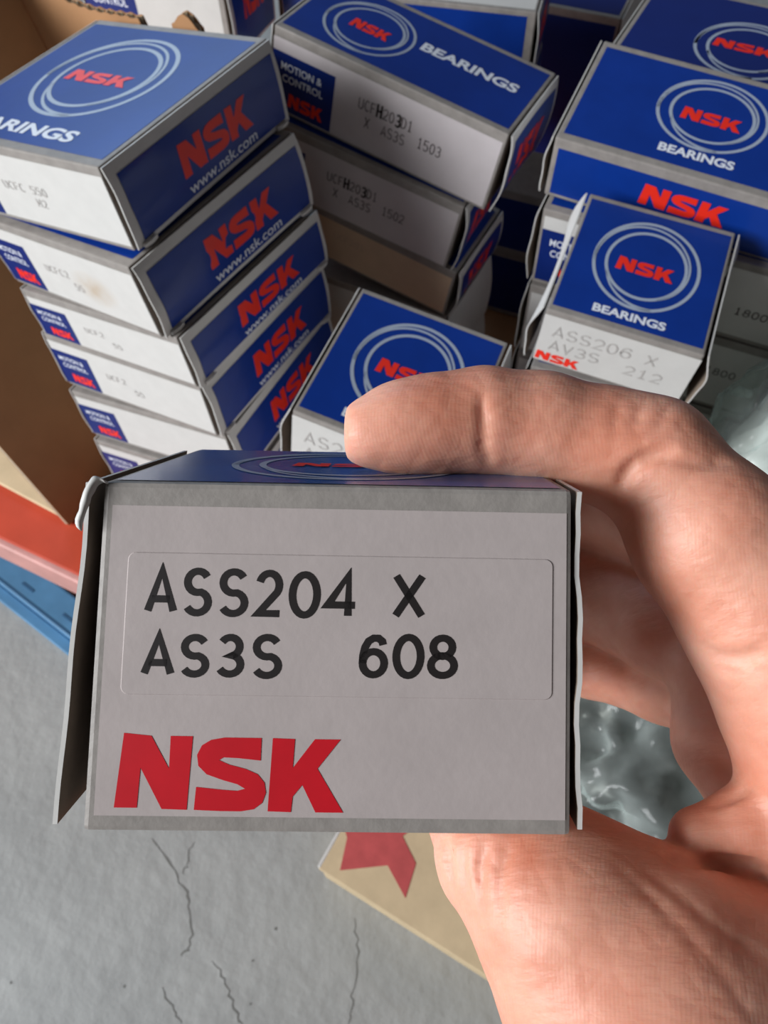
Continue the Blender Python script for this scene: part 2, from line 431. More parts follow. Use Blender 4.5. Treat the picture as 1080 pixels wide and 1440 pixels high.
F1 = boxF('F', 'square box stamped ASS206 on the right, lid facing up', 'ASS2O6', 'AV3S', '212')
G1 = boxF('G', 'square box partly hidden behind the index finger', 'AS2O6', 'AV3S', None)

q = FIT['E1']; W, D, H = q[6:]
E1 = Box('bearing_box', 'wide box with blue front and ringed lid at right', pose(*q), (W, D, H), RIGHT, bow=(.002, .002))
E1.top_print(.004, .004, emb=(.0625, D*.565, .0255, D*.335), lg=(.049, D*.47, .0275, D*.115), word=(.0455, D*.14, .034, D*.075))
pn = E1.decal('front_print', 'front', rect(.004, .002, W - .004, H - .005), 'blue_print')
E1.decal('logo_lettering', 'front', logo(.0455, H*.34, .040, H*.36), 'red_print', pn, .0003)
q = FIT['E2']; W, D, H = q[6:]
E2 = Box('bearing_box', 'white fronted box directly under the wide blue box', pose(*q), (W, D, H), RIGHT, bow=(.003, .002))
E2.top_print(); E2.front_panel((.003, .003, .003, .004)); E2.corner_panel(W*.27, H*.76, x0=.003, y0=.003)
E2.decal('stamp_lettering', 'front', stamp('18OO5', .105, H*.36, .0042, .003, H*.09, .0006), 'stamp_ink', off=.0003)

def edge_pose(pl, pr, dep, W, D, H):
    ztop = at_depth(*pr, dep)[2] - CAMZ
    """pose of an upright box whose front top edge runs through two pixels of the photograph at a given distance"""
    a = at_z(*pl, ztop + CAMZ); b = at_z(*pr, ztop + CAMZ)
    yaw = math.atan2(b[1] - a[1], b[0] - a[0])
    ux, uy = math.cos(yaw), math.sin(yaw)
    return (b[0] - ux * W, b[1] - uy * W, ztop - H, yaw, 0, 0, W, D, H)

# boxes behind
q = edge_pose((588, 0), (758, 18), .50, .115, .075, .05)
C1 = Box('bearing_box', 'blue fronted box with white lid behind the middle stack', pose(*q), q[6:], 'boxes at the back', bow=(.001, .002))
C1.decal('lid_panel', 'top', rect(.003, .003, .112, .072), 'white_board')
C1.decal('front_print', 'front', rect(.003, .002, .108, .047), 'blue_print')
C1.end_print('right', False, lg=(.3, .35, .45, .4))
q2 = list(q); q2[2] -= .0512
C2 = Box('bearing_box', 'dark blue box under the white lidded box at the back', pose(*q2), q[6:], 'boxes at the back', bow=(.001, .002))
C2.decal('front_print', 'front', rect(.003, .002, .112, .047), 'blue_print'); C2.end_print('right', False, lg=(.3, .35, .45, .4))
q = edge_pose((112, -72), (311, -38), .545, .125, .07, .062)
D1 = Box('bearing_box', 'white fronted box behind the torn carton edge at top left', pose(*q), q[6:], 'boxes at the back', bow=(.001, .002))
D1.top_print(); D1.front_panel((.002, .002, .006, .004)); D1.corner_panel(.047, .050)
D1.end_print('right', False, lg=(.3, .35, .45, .4))
q = edge_pose((388, -40), (585, -8), .56, .11, .07, .05)
D2 = Box('bearing_box', 'plain blue box between the two back boxes', pose(*q), q[6:], 'boxes at the back', bow=(.001, .001))
D2.top_print(); D2.decal('front_print', 'front', rect(.003, .002, .107, .047), 'blue_print')
q = edge_pose((852, 76), (1080, 131), .47, .127, .0709, .035)
a = at_z(852, 76, -.228 + CAMZ); q = (a[0], a[1], -.263, q[3], 0, 0, .127, .0709, .035)
q = (*q[:7], .092, .035)
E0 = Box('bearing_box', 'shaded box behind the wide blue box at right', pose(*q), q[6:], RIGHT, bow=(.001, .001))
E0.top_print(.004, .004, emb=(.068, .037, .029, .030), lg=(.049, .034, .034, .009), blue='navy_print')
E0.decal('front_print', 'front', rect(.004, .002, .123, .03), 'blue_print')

for k, (px, py, dep, lb) in enumerate(((800, 40, .60, 'added navy box darkening the gap behind the right stack'), (842, -20, .66, 'added navy box at the very back, darkening the gap between rear stacks'))):
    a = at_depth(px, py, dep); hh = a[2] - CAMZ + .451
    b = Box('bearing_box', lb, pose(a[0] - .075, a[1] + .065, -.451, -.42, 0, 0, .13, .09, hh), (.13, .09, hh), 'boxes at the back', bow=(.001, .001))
    b.top_print(blue='navy_print'); b.decal('front_print', 'front', rect(.004, .004, .126, hh - .006), 'navy_print')  # both boxes are added, navy all over, so the rear gap reads dark
PLAT = -.455                      # carton floor, relative to the camera height
def below(k, label, group, n, W=None, gap=.0012, lift=0.0, plain=False):
    """boxes carrying on a stack downwards to the carton floor"""
    q = list(FIT[k]); H0 = q[8]; R = (Matrix.Rotation(q[3], 3, 'Z') @ Matrix.Rotation(q[4], 3, 'X') @ Matrix.Rotation(q[5], 3, 'Y'))
    bottom = min((R @ Vector((x * q[6], y * q[7], 0))).z for x in (0, 1) for y in (0, 1)) + q[2]
    h = (bottom - (PLAT + .004)) / n
    out = []
    for i in range(n):
        qq = list(q); qq[4] = qq[5] = 0
        qq[8] = h - gap; qq[2] = bottom - (i + 1) * h + gap * .5
        out.append((qq, label[i] if i < len(label) else label[-1]))
    return out
HID = 'boxes buried at the bottom of the carton'
BUR = 'white box buried in the dark gap below the stacks'
for qq, lb in below('F', ['pale box directly beneath the box stamped ASS206', BUR], HID, 4):
    b = Box('bearing_box', lb, pose(*qq), qq[6:], HID, bow=(.002, .003)); b.front_panel()
    b.top_print()
for qq, lb in below('G', [BUR], HID, 3):
    b = Box('bearing_box', lb, pose(*qq), qq[6:], HID, bow=(.002, .002)); b.front_panel()
for qq, lb in below('B3', [BUR], HID, 2):
    b = Box('bearing_box', lb, pose(*qq), qq[6:], HID, bow=(.001, .003)); b.front_panel()
for qq, lb in below('E2', ['grey shaded box third from the top in the right stack', 'shaded box at the foot of the right stack beside crumpled plastic', BUR], HID, 3):
    b = Box('bearing_box', lb, pose(*qq), qq[6:], HID, bow=(.002, .002)); b.front_panel()
    if 'third' in lb: b.decal('stamp_lettering', 'front', stamp('18OO', .105, b.H*.5, .0042, .003, b.H*.09, .0006), 'stamp_ink', off=.0003)
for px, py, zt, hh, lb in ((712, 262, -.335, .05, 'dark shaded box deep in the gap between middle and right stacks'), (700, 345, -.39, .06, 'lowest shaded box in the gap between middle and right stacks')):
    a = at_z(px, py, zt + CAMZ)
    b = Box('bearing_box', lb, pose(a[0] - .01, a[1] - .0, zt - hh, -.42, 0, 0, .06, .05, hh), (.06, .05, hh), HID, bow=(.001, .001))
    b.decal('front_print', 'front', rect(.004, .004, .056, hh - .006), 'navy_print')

# ------------------------------------------------------------------ the held box
HW, HD, HH = .0604, .046, .0453
def c3(px, py, d): return at_depth(px, py, d)
FTL, FTR, FBL, FBR = c3(143, 677, .100), c3(808, 690, .100), c3(112, 1169, .100), c3(806, 1176, .100)
BTL = c3(275, 632, .146); BTR = BTL + (FTR - FTL) * .985
upv = ROT @ np.array([0, .0045, -.046])
BBL, BBR = FBL + upv, FBR + upv
base_c = (FBL + FBR + BBL + BBR) / 4
RM = Matrix(ROT.tolist()).to_4x4() @ Matrix(((1, 0, 0, 0), (0, 0, 1, 0), (0, -1, 0, 0), (0, 0, 0, 1)))
HELD_M = Matrix.Translation(base_c.tolist()) @ RM
HELD_I = np.array(HELD_M.inverted())
def warp_held(x, y, z):
    u, v, t = x / HW + .5, y / HD + .5, z / HH
    p = ((FBL * (1-u) + FBR * u) * (1-v) + (BBL * (1-u) + BBR * u) * v) * (1-t) + ((FTL * (1-u) + FTR * u) * (1-v) + (BTL * (1-u) + BTR * u) * v) * t
    r = HELD_I @ np.array([*p, 1.0]); return tuple(r[:3])
def hp(px, py):
    """photo pixel on the held box's front -> face coordinates"""
    t0 = lambda x: 677 + (690 - 677) * (x - 143) / 665; t1 = lambda x: 1169 + 7 * (x - 112) / 694
    v = (py - t0(px)) / (t1(px) - t0(px)); l = 143 + (112 - 143) * v; r = 808 - 2 * v
    return (px - l) / (r - l) * HW, (1 - v) * HH
HB = Box('bearing_box', 'worn box stamped ASS204 held up in the hand', HELD_M, (HW, HD, HH), 'held', warp=warp_held, bow=(.0034, .0009), inset=.0003, flare=True)
del HB.root['group']
HB.top_print(.0015, .0012, emb=(HW*.50, HD*.50, HW*.30, HD*.40), lg=(HW*.36, HD*.42, HW*.29, HD*.10), blue='skylit_blue_print')
pan = HB.decal('front_panel', 'front', rect(.0016, .0021, HW - .0010, HH - .0030, 8, 8), 'shaded_held_board', off=.00005)
# rounded sticker, a thin raised sheet
def rrect(x0, y0, x1, y1, r, n=5):
    pts = []
    for cx, cy, a in ((x1 - r, y0 + r, -90), (x1 - r, y1 - r, 0), (x0 + r, y1 - r, 90), (x0 + r, y0 + r, 180)):
        pts += [(cx + r * math.cos(math.radians(a + 90 * i / n)), cy + r * math.sin(math.radians(a + 90 * i / n))) for i in range(n + 1)]
    return pts
x0, y0 = hp(169, 976); x1, y1 = hp(778, 786)
outl = rrect(x0, y0, x1, y1, .0010); inl = rrect(x0 + .00012, y0 + .00012, x1 - .00012, y1 - .00012, .0009)
n = len(outl)
V = [HB.put('front', a, b, .00004) for a, b in outl] + [HB.put('front', a, b, .00016) for a, b in inl]
F = [(i, (i + 1) % n, n + (i + 1) % n, n + i) for i in range(n)] + [tuple(range(n, 2 * n))]
st = link('sticker', mesh('sticker', V, F), 'shaded_held_board', HB.root)
sh = []
for ch, xa, xb, ya, yb in (('A',208,247,801,858),('S',260,296,803,861),('S',310,347,804,862),('2',362,395,806,863),('0',409,448,808,864),('4',460,499,808,865),('X',556,595,810,865),
                           ('A',203,243,894,946),('S',256,292,896,947),('3',307,342,896,947),('S',357,394,896,949),('6',508,542,896,948),('0',555,593,896,949),('8',604,640,897,949)):
    a0, b0 = hp(xa, yb); a1, b1 = hp(xb, ya)
    sh.append(glyph(ch, a0, b0, a1 - a0, b1 - b0, .00094))
HB.decal('code_lettering', 'front', merge(sh), 'ink', st, off=.00020)
a0, b0 = hp(160, 1139); a1, b1 = hp(486, 1034)
HB.decal('logo_lettering', 'front', logo(a0, b0, a1 - a0, b1 - b0), 'crimson_print', pan, off=.00010)
# torn paper lip at the upper left corner
bm = bmesh.new()
prev = None
rim = [(146, 673, .0995), (138, 670, .0995), (131, 671, .0994), (126, 677, .0992), (121, 684, .0992), (118, 693, .0991), (116, 702, .099), (112, 710, .099), (112, 720, .099), (108, 730, .099), (107, 744, .0992)]
for i, (a, b, d) in enumerate(rim):
    p = at_depth(a, b, d); p2 = at_depth(a + 13 - i * .9, b + 5 + (i % 3), d + .0010)
    p3 = at_depth(a + 6, b + 3, d - .0005 + .0003 * (i % 2) - .0002 * (i % 3))
    cur = [bm.verts.new(Vector(HELD_I[:3, :3] @ t + HELD_I[:3, 3]) + Vector([random.uniform(-.00022, .00022) for _ in range(3)])) for t in (p, p3, p2)]
    if prev:
        for k in range(2): bm.faces.new((prev[k], prev[k+1], cur[k+1], cur[k]))
    prev = cur
me = bpy.data.meshes.new('torn_corner'); bm.to_mesh(me); bm.free()
o = link('torn_corner', me, 'white_board', HB.root, True)
md = o.modifiers.new('thick', 'SOLIDIFY'); md.thickness = .0004; md = o.modifiers.new('sub', 'SUBSURF'); md.levels = 1; md.render_levels = 1

# ------------------------------------------------------------------ floor and what stands on it
def noise_floor():
    m = bpy.data.materials.new('concrete'); m.use_nodes = True; nt = m.node_tree; b = nt.nodes['Principled BSDF']
    tc = nt.nodes.new('ShaderNodeTexCoord')
    n = nt.nodes.new('ShaderNodeTexNoise'); n.inputs['Scale'].default_value = 9; n.inputs['Detail'].default_value = 8; n.inputs['Roughness'].default_value = .65
    r = nt.nodes.new('ShaderNodeValToRGB'); r.color_ramp.elements[0].color = (.27, .275, .27, 1); r.color_ramp.elements[1].color = (.36, .365, .355, 1)
    r.color_ramp.elements[0].position = .3; r.color_ramp.elements[1].position = .7
    n2 = nt.nodes.new('ShaderNodeTexNoise'); n2.inputs['Scale'].default_value = 75; n2.inputs['Detail'].default_value = 6
    bp = nt.nodes.new('ShaderNodeBump'); bp.inputs['Strength'].default_value = .35; bp.inputs['Distance'].default_value = .004
    for t in (n, n2): nt.links.new(tc.outputs['Object'], t.inputs['Vector'])
    nt.links.new(n.outputs['Fac'], r.inputs['Fac']); nt.links.new(r.outputs['Color'], b.inputs['Base Color'])
    nt.links.new(n2.outputs['Fac'], bp.inputs['Height']); nt.links.new(bp.outputs['Normal'], b.inputs['Normal'])
    b.inputs['Roughness'].default_value = .75
    MATS['concrete'] = m
noise_floor()
mat('crack_dark', (.17, .17, .16), .9, .1)
fl = link('floor', cuboid(-3, 3, -2.5, 3.5, -.1, 0, 0), 'concrete'); fl['kind'] = 'structure'
def crack(pts, wd):
    V, F = [], []
    P = []
    for (a, b), (c, d) in zip(pts[:-1], pts[1:]):
        for i in range(5):
            t = i / 5; P.append((a + (c - a) * t + random.uniform(-3, 3), b + (d - b) * t + random.uniform(-2, 2)))
    P.append(pts[-1]); W3 = [at_z(*p, .0002) for p in P]
    for i, p in enumerate(W3):
        a = W3[max(i - 1, 0)]; b = W3[min(i + 1, len(W3) - 1)]; d = b - a; nrm = np.array([-d[1], d[0], 0]) / (np.linalg.norm(d) + 1e-9)
        h = wd * (.4 + random.random()) * min(1, .3 + min(i, len(W3) - 1 - i) * .3)
        V += [p + nrm * h, p - nrm * h]
    F = [(2*i, 2*i+1, 2*i+3, 2*i+2) for i in range(len(W3) - 1)]
    link('crack', mesh('crack', V, F), 'crack_dark', fl)
crack([(215, 1180), (240, 1215), (262, 1255), (270, 1290), (268, 1330), (255, 1345)], .0006)
crack([(272, 1185), (262, 1215), (258, 1230)], .0004)
crack([(300, 1350), (318, 1385), (330, 1420), (340, 1445)], .0006)
crack([(228, 1390), (245, 1420), (255, 1440)], .0005)
crack([(496, 1290), (505, 1340), (495, 1400), (490, 1440)], .0005)
for a, b in ((388, 1306), (355, 1351), (175, 1387), (15, 1382), (352, 1412)):
    p = at_z(a, b, .0002); k = random.uniform(.0006, .0012)
    link('pit', mesh('pit', [p + np.array([math.cos(t) * k * random.uniform(.6, 1.2), math.sin(t) * k, 0]) for t in np.linspace(0, 6.28, 7)[:-1]], [tuple(range(6))]), 'crack_dark', fl)

# orange platform the carton stands on
yaw = -.475
def framed(px, py, z, yw=yaw):
    p = at_z(px, py, z + CAMZ)
    return Matrix.Translation((p[0], p[1], 0)) @ Matrix.Rotation(yw, 4, 'Z')
PM = framed(45, 780, -.457)
plat = empty('steel_platform', PM); tag(plat, 'orange painted steel platform under the carton at left', 'platform')
zt = CAMZ + PLAT - .001
link('deck', cuboid(-.5, .75, 0, .55, zt - .010, zt, .002, 2), 'orange_paint', plat)
link('front_lip', cuboid(-.5, .75, -.004, .006, zt - .030, zt - .0005, .003, 3), 'orange_lip', plat)
for lx in (-.42, .65):
    for ly in (.06, .48):
        link('leg', cuboid(lx - .02, lx + .02, ly - .02, ly + .02, 0, zt - .010, .002), 'orange_paint', plat)
# blue rail on the floor
BM = framed(40, 852, -.585, -.64)
rail = empty('steel_rail', BM); tag(rail, 'blue painted steel rail lying on the floor under the platform', 'rail')
link('bar', cuboid(-.6, .18, 0, .028, 0, .016, .002, 2), 'blue_paint', rail)
link('flange', cuboid(-.6, .18, -.010, .0, 0, .006, .001, 1), 'blue_paint', rail)
link('groove', cuboid(-.6, .18, .0015, .0035, .0155, .0164, 0), 'dark_blue_paint', rail)
for dx in (-.02, .03, .07):
    link('slot', cuboid(dx, dx + .014, .010, .0125, .0155, .0165, 0), 'dark_blue_paint', rail)

# ------------------------------------------------------------------ open cardboard carton around the stacks
cyaw = -.53
p0 = at_z(97, 739, CAMZ + PLAT)
CM = Matrix.Translation((p0[0], p0[1], CAMZ + PLAT)) @ Matrix.Rotation(cyaw, 4, 'Z')
carton = empty('cardboard_carton', CM); tag(carton, 'open brown corrugated carton around the left stack', 'carton')
link('base', cuboid(.004, .46, .03, .335, 0, .0035, .0005), 'kraft', carton)
def corrugated(name, length, height, parent, M, top_profile=None, step=.0033):
    """two liners with a fluted sheet between, standing in the local x-z plane"""
    th = .0036; nx = int(length / step) * 2
    tp = top_profile or (lambda x: height)
    obs = []
    for y, nm in ((0, 'liner'), (th, 'liner')):
        V, F = [], []
        for i in range(nx + 1):
            x = length * i / nx
            for yy in (y - .0003, y + .0003): V += [(x, yy, 0), (x, yy, tp(x))]
        for i in range(nx):
            a, b = 4 * i, 4 * i + 4
            F += [(a, b, b+1, a+1), (a+2, a+3, b+3, b+2), (a+1, b+1, b+3, a+3), (a, a+2, b+2, b)]
        F += [(0, 1, 3, 2), (4*nx, 4*nx+2, 4*nx+3, 4*nx+1)]
        V = [tuple(M @ Vector(v)) for v in V]
        obs.append(link(nm, mesh(nm, V, F), 'kraft', parent))
    V, F = [], []
    for i in range(nx + 1):
        x = length * i / nx; y = .0004 if i % 2 else th - .0004
        V += [(x, y, 0), (x, y, tp(x) - .0002)]
    F = [(2*i, 2*i+2, 2*i+3, 2*i+1) for i in range(nx)]
    V = [tuple(M @ Vector(v)) for v in V]
    o = link('fluting', mesh('fluting', V, F), 'kraft_edge', parent); o['kind'] = 'stuff'
    md = o.modifiers.new('t', 'SOLIDIFY'); md.thickness = .0003
# left wall leans outwards
LW = Matrix.Rotation(math.radians(-14.5), 4, 'Y') @ Matrix.Rotation(math.radians(90), 4, 'Z')
lw = empty('left_wall', Matrix.Identity(4)); lw.parent = carton
corrugated('left_wall', .166, .285, lw, LW)
# rear wall with a torn upper edge
def torn(x):
    x -= .07
    h = .257 + .0012 * math.sin(x * 90)
    if x > .017: h -= min(.03, (x - .017) * 3)
    if .038 < x < .056: h = .268 - abs(x - .047) * .8
    if x >= .056: h = .21
    return h + .0005 * math.sin(x * 900)
rw = empty('rear_wall', Matrix.Identity(4)); rw.parent = carton
corrugated('rear_wall', .16, .287, rw, Matrix.Translation((-.07, .168, 0)), torn)
# front flap folded flat on the deck
link('front_flap', cuboid(-.30, -.003, .002, .24, .0006, .004, .0008), 'kraft_pale', carton)

# ------------------------------------------------------------------ kraft box with a red star, on the floor
c0 = at_z(448, 1222, .04); 
KM = Matrix.Translation((c0[0], c0[1], 0)) @ Matrix.Rotation(-.54, 4, 'Z')
kb = empty('kraft_box', KM); tag(kb, 'tan kraft box with red star mark lying on concrete floor', 'box')
link('body', cuboid(.001, .20, .001, .079, 0, .038, .001, 2), 'kraft_pale', kb)
link('lid', cuboid(0, .201, 0, .080, .0375, .040, .0008, 2), 'kraft_pale', kb)
link('lid_edge', cuboid(-.0016, .0006, .001, .079, .030, .0402, .0006, 2), 'white_board', kb)
KI = KM.inverted()
star = [(488, 1178), (478, 1224), (545, 1217), (570, 1263), (585, 1214), (566, 1176), (600, 1150), (560, 1140), (540, 1100), (515, 1140), (480, 1150)]
SV = []
for a, b in star:
    p = KI @ Vector(at_z(a, b, .0404).tolist()); SV.append((p.x, p.y))
V, F = poly2d(SV)
link('star_mark', mesh('star', [(x, y, .0403) for x, y in V], F), 'red_stamp', kb)
for a, b, c, d in ((520, 1275, 545, 1250), (560, 1290, 600, 1300)):
    pass

# ------------------------------------------------------------------ plastic bags
def plastic():
    m = bpy.data.materials.new('clear_plastic'); m.use_nodes = True; nt = m.node_tree; nt.nodes.clear()
    out = nt.nodes.new('ShaderNodeOutputMaterial'); tr = nt.nodes.new('ShaderNodeBsdfTransparent'); gl = nt.nodes.new('ShaderNodeBsdfPrincipled')
    gl.inputs['Base Color'].default_value = (.62, .70, .68, 1); gl.inputs['Roughness'].default_value = .16; gl.inputs['Specular IOR Level'].default_value = .8
    tr.inputs['Color'].default_value = (.92, .97, .95, 1)
    lw = nt.nodes.new('ShaderNodeLayerWeight'); lw.inputs['Blend'].default_value = .35
    mr = nt.nodes.new('ShaderNodeMapRange'); mr.inputs['To Min'].default_value = .14; mr.inputs['To Max'].default_value = .62
    mx = nt.nodes.new('ShaderNodeMixShader')
    nt.links.new(lw.outputs['Facing'], mr.inputs['Value']); nt.links.new(mr.outputs['Result'], mx.inputs['Fac'])
    nt.links.new(tr.outputs[0], mx.inputs[1]); nt.links.new(gl.outputs[0], mx.inputs[2]); nt.links.new(mx.outputs[0], out.inputs['Surface'])
    MATS['plastic'] = m
plastic()
def crumpled(name, c, rad, seed, amp, parent, material, sub=5, sc=None):
    bm = bmesh.new(); bmesh.ops.create_icosphere(bm, subdivisions=sub, radius=1)
    so = Vector((seed * 3.1, seed * 1.7, seed * .9))
    for v in bm.verts:
        d = v.co.normalized(); r = 1.0
        for k, (f, a) in enumerate(((1.3, .5), (2.6, .35), (5.5, .16), (11, .06))):
            nz = noise.noise(d * f + so * (k + 1)); r += amp * a * (1 - 2.4 * abs(nz))
        v.co = Vector((d.x * rad[0] * r, d.y * rad[1] * r, max(d.z * rad[2] * r, -rad[2] * .8)))
    me = bpy.data.meshes.new(name); bm.to_mesh(me); bm.free()
    o = link(name, me, material, parent, True); o.location = c
    return o
bz = CAMZ + PLAT + .001
b1 = at_z(905, 1085, bz + .02)
bg = empty('plastic_bag', Matrix.Translation((b1[0], b1[1], bz))); tag(bg, 'clear plastic bag with dark parts seen through the grip of the hand', 'bag')
crumpled('film', (0, 0, .026), (.052, .044, .032), 3.3, .8, bg, 'plastic')
crumpled('dark_part', (.002, -.004, .018), (.042, .034, .022), 8.1, .35, bg, 'dark_steel', 4)
b3 = at_z(868, 1012, bz + .03)
ck = empty('metal_part', Matrix.Translation((b3[0], b3[1], bz))); tag(ck, 'dark greasy metal lump behind the clear plastic bag', 'metal part')
crumpled('lump', (0, .008, .02), (.024, .022, .025), 5.2, .3, ck, 'dark_steel', 4)
b2 = at_depth(1118, 652, .40)
b2b = empty('plastic_bag', Matrix.Translation((b2[0], b2[1], bz))); tag(b2b, 'crumpled pale plastic bag at the right edge above the knuckle', 'bag')
hz = b2[2] - bz
crumpled('film', (0, 0, hz * .5 + .018), (.040, .042, hz * .5 + .02), 6.4, .5, b2b, 'plastic')
crumpled('wrapped_part', (0, 0, hz * .5 + .01), (.033, .035, hz * .5 + .012), 2.4, .3, b2b, 'white_board', 4)

# ------------------------------------------------------------------ the hand: one continuous surface from a smooth field
def hpnt(px, py, d): return np.array([(px - CX) / FPX * d, -(py - CY) / FPX * d, -d])     # camera space, millimetres
CH = {
 'index': [(519, 609, 113, 4.9), (560, 602, 114, 6.3), (610, 597, 115, 7.0), (680, 591, 116, 7.5), (760, 602, 117, 8.0), (850, 627, 117, 8.4), (915, 646, 116, 8.8)],
 'index_base': [(915, 646, 116, 8.8), (1000, 757, 114, 11.2), (1090, 868, 113, 12.3)],
 'palm_edge': [(1090, 868, 113, 12.0), (1128, 985, 113, 11.5), (1152, 1090, 112, 10.5), (1200, 1230, 111, 14)],
 'palm_back': [(1190, 900, 128, 17), (1240, 1150, 124, 19), (1230, 1330, 118, 20)],
 'web': [(984, 1178, 112, 4.4), (1060, 1166, 112, 6.0), (1150, 1175, 110, 9.5)],
 'thumb': [(655, 1138, 126, 6.8), (702, 1206, 112, 8.6), (790, 1290, 107, 12.0), (905, 1420, 105, 17.0)],
 'thumb_top': [(780, 1228, 109, 8.8), (930, 1312, 107, 10.2), (1060, 1388, 107, 12.5), (1160, 1420, 108, 16)],
 'wrist': [(905, 1420, 105, 17.0), (1010, 1480, 108, 21), (1230, 1740, 118, 26), (1320, 1850, 123, 26.5)],
 'heel': [(1230, 1330, 118, 20), (1180, 1480, 114, 22)],
 'middle': [(1120, 825, 130, 12), (968, 738, 146, 10.4), (835, 702, 161, 9.4), (720, 682, 164, 8)],
 'ring': [(1100, 950, 134, 11), (942, 874, 150, 10.6), (822, 828, 165, 10.0), (710, 816, 167, 8)],
 'pinky': [(1060, 1005, 141, 8.0), (932, 962, 156, 7.3), (832, 937, 168, 6.4), (740, 920, 168, 5.8)],
 'hypothenar': [(1018, 955, 138, 9.0), (1024, 1040, 137, 9.0), (1085, 1120, 133, 9.5), (1150, 1190, 128, 12)],
}
KIN = {'index': 1.0, 'index_base': 2.0}
def seg_field(P, a, ra, b, rb):
    ab = (b - a).astype(np.float32); L = float(ab @ ab)
    d = P - a.astype(np.float32)
    t = np.clip((d @ ab) / L, 0, 1)
    d -= t[..., None] * ab
    return np.sqrt(np.einsum('...i,...i->...', d, d)) - (ra + t * (rb - ra)).astype(np.float32)
def smin(a, b, k):
    h = np.clip(.5 + .5 * (b - a) / k, 0, 1)
    return b * (1 - h) + a * h - k * h * (1 - h)
CREASE = []      # (points in camera space, radius, depth)
THUMB = ('thumb', 'thumb_top', 'wrist', 'heel')
def field(P):
    grp = [None, None]
    for nm, ch in CH.items():
        f = None
        for (a, b) in zip(ch[:-1], ch[1:]):
            s = seg_field(P, hpnt(*a[:3]), a[3], hpnt(*b[:3]), b[3])
            f = s if f is None else smin(f, s, 2.5)
        k = {'index_base': 3.0, 'palm_edge': 5.0, 'palm_back': 6.0, 'web': 2.2, 'thumb_top': 7.0, 'wrist': 8.0, 'heel': 8.0, 'middle': 2.0, 'ring': 3.0, 'pinky': 1.6, 'hypothenar': 3.0}.get(nm, 1.0)
        g = 1 if nm in THUMB else 0
        grp[g] = f if grp[g] is None else smin(grp[g], f, k)
    tot = smin(grp[0], grp[1], 1.0)
    for a, b, dep in CREASE:
        m = (a + b) / 2; rr = float(np.linalg.norm(b - a)) / 2 + dep + 1.2
        if P.ndim == 4:
            lo_ = [int(np.searchsorted(AXS[k], m[k] - rr)) for k in range(3)]; hi_ = [int(np.searchsorted(AXS[k], m[k] + rr)) for k in range(3)]
            x0_ = int(round((P[0, 0, 0, 0] - AXS[0][0]) / HSTEP))
            sx = slice(max(lo_[0] - x0_, 0), max(min(hi_[0] - x0_, P.shape[0]), 0)); sy = slice(lo_[1], hi_[1]); sz = slice(lo_[2], hi_[2])
            if sx.stop <= sx.start: continue
            sub = P[sx, sy, sz]
            tot[sx, sy, sz] = -smin(-tot[sx, sy, sz], seg_field(sub, a, dep, b, dep), .45)
    return tot
def march(pix, d0=85.0, d1=180.0):
    pix = np.array(pix, float); d = np.full(len(pix), d0)
    for _ in range(70):
        P = np.stack([(pix[:, 0] - CX) / FPX * d, -(pix[:, 1] - CY) / FPX * d, -d], 1).astype(np.float32)
        v = field(P); d = np.where((v > .02) & (d < d1), d + np.maximum(v, .02) * .9, d)
    return P, d < d1
def crease(pix, r, dep):
    fine = []
    for (a, b), (c, e) in zip(pix[:-1], pix[1:]):
        m = max(2, int(math.hypot(c - a, e - b) / 6)); fine += [(a + (c - a) * k / m, b + (e - b) * k / m) for k in range(m)]
    fine.append(pix[-1])
    P, ok = march(fine); pts = [p.astype(float) for p, o in zip(P, ok) if o]
    n = len(pts)
    for k in range(n - 1):
        taper = min(1.0, .35 + min(k, n - 2 - k) * .22)
        NEWC.append((pts[k], pts[k + 1], dep * taper))
NEWC = []
for pix, r, dep in (
    ([(676, 552), (680, 590), (679, 620), (684, 645), (690, 664)], 1, .62),          # last finger joint
    ([(868, 694), (876, 676), (890, 655), (915, 640), (945, 628)], 1, 1.0),          # middle joint fold
    ([(905, 646), (945, 645), (985, 652), (1030, 648)], 1, .7),
    ([(872, 560), (866, 580), (864, 604)], 1, .38), ([(905, 560), (897, 582), (893, 606)], 1, .42), ([(942, 572), (928, 592), (922, 610)], 1, .36), ([(965, 590), (950, 606)], 1, .3),
    ([(990, 908), (1012, 925), (1040, 928), (1079, 915)], 1, .9), ([(1005, 940), (1040, 948), (1079, 940)], 1, .45),     # finger root folds
    ([(930, 1203), (985, 1211), (1035, 1216), (1079, 1222)], 1, 1.2),                # fold between thumb and palm
    ([(1062, 1108), (1030, 1120), (1000, 1137)], 1, .8),
    ([(600, 1178), (608, 1205), (618, 1232)], 1, .9), ([(626, 1178), (628, 1208), (636, 1248)], 1, .9), ([(652, 1180), (648, 1215), (655, 1262)], 1, .6),
    ([(684, 1180), (674, 1215), (676, 1270)], 1, .6), ([(716, 1180), (704, 1225), (704, 1285)], 1, .45),
    ([(905, 1222), (960, 1262), (1020, 1312), (1075, 1348)], 1, .32), ([(860, 1210), (930, 1275), (1000, 1350), (1060, 1430)], 1, .22)):
    crease(pix, r, dep)
CREASE = NEWC
HSTEP = .7
AXS = None
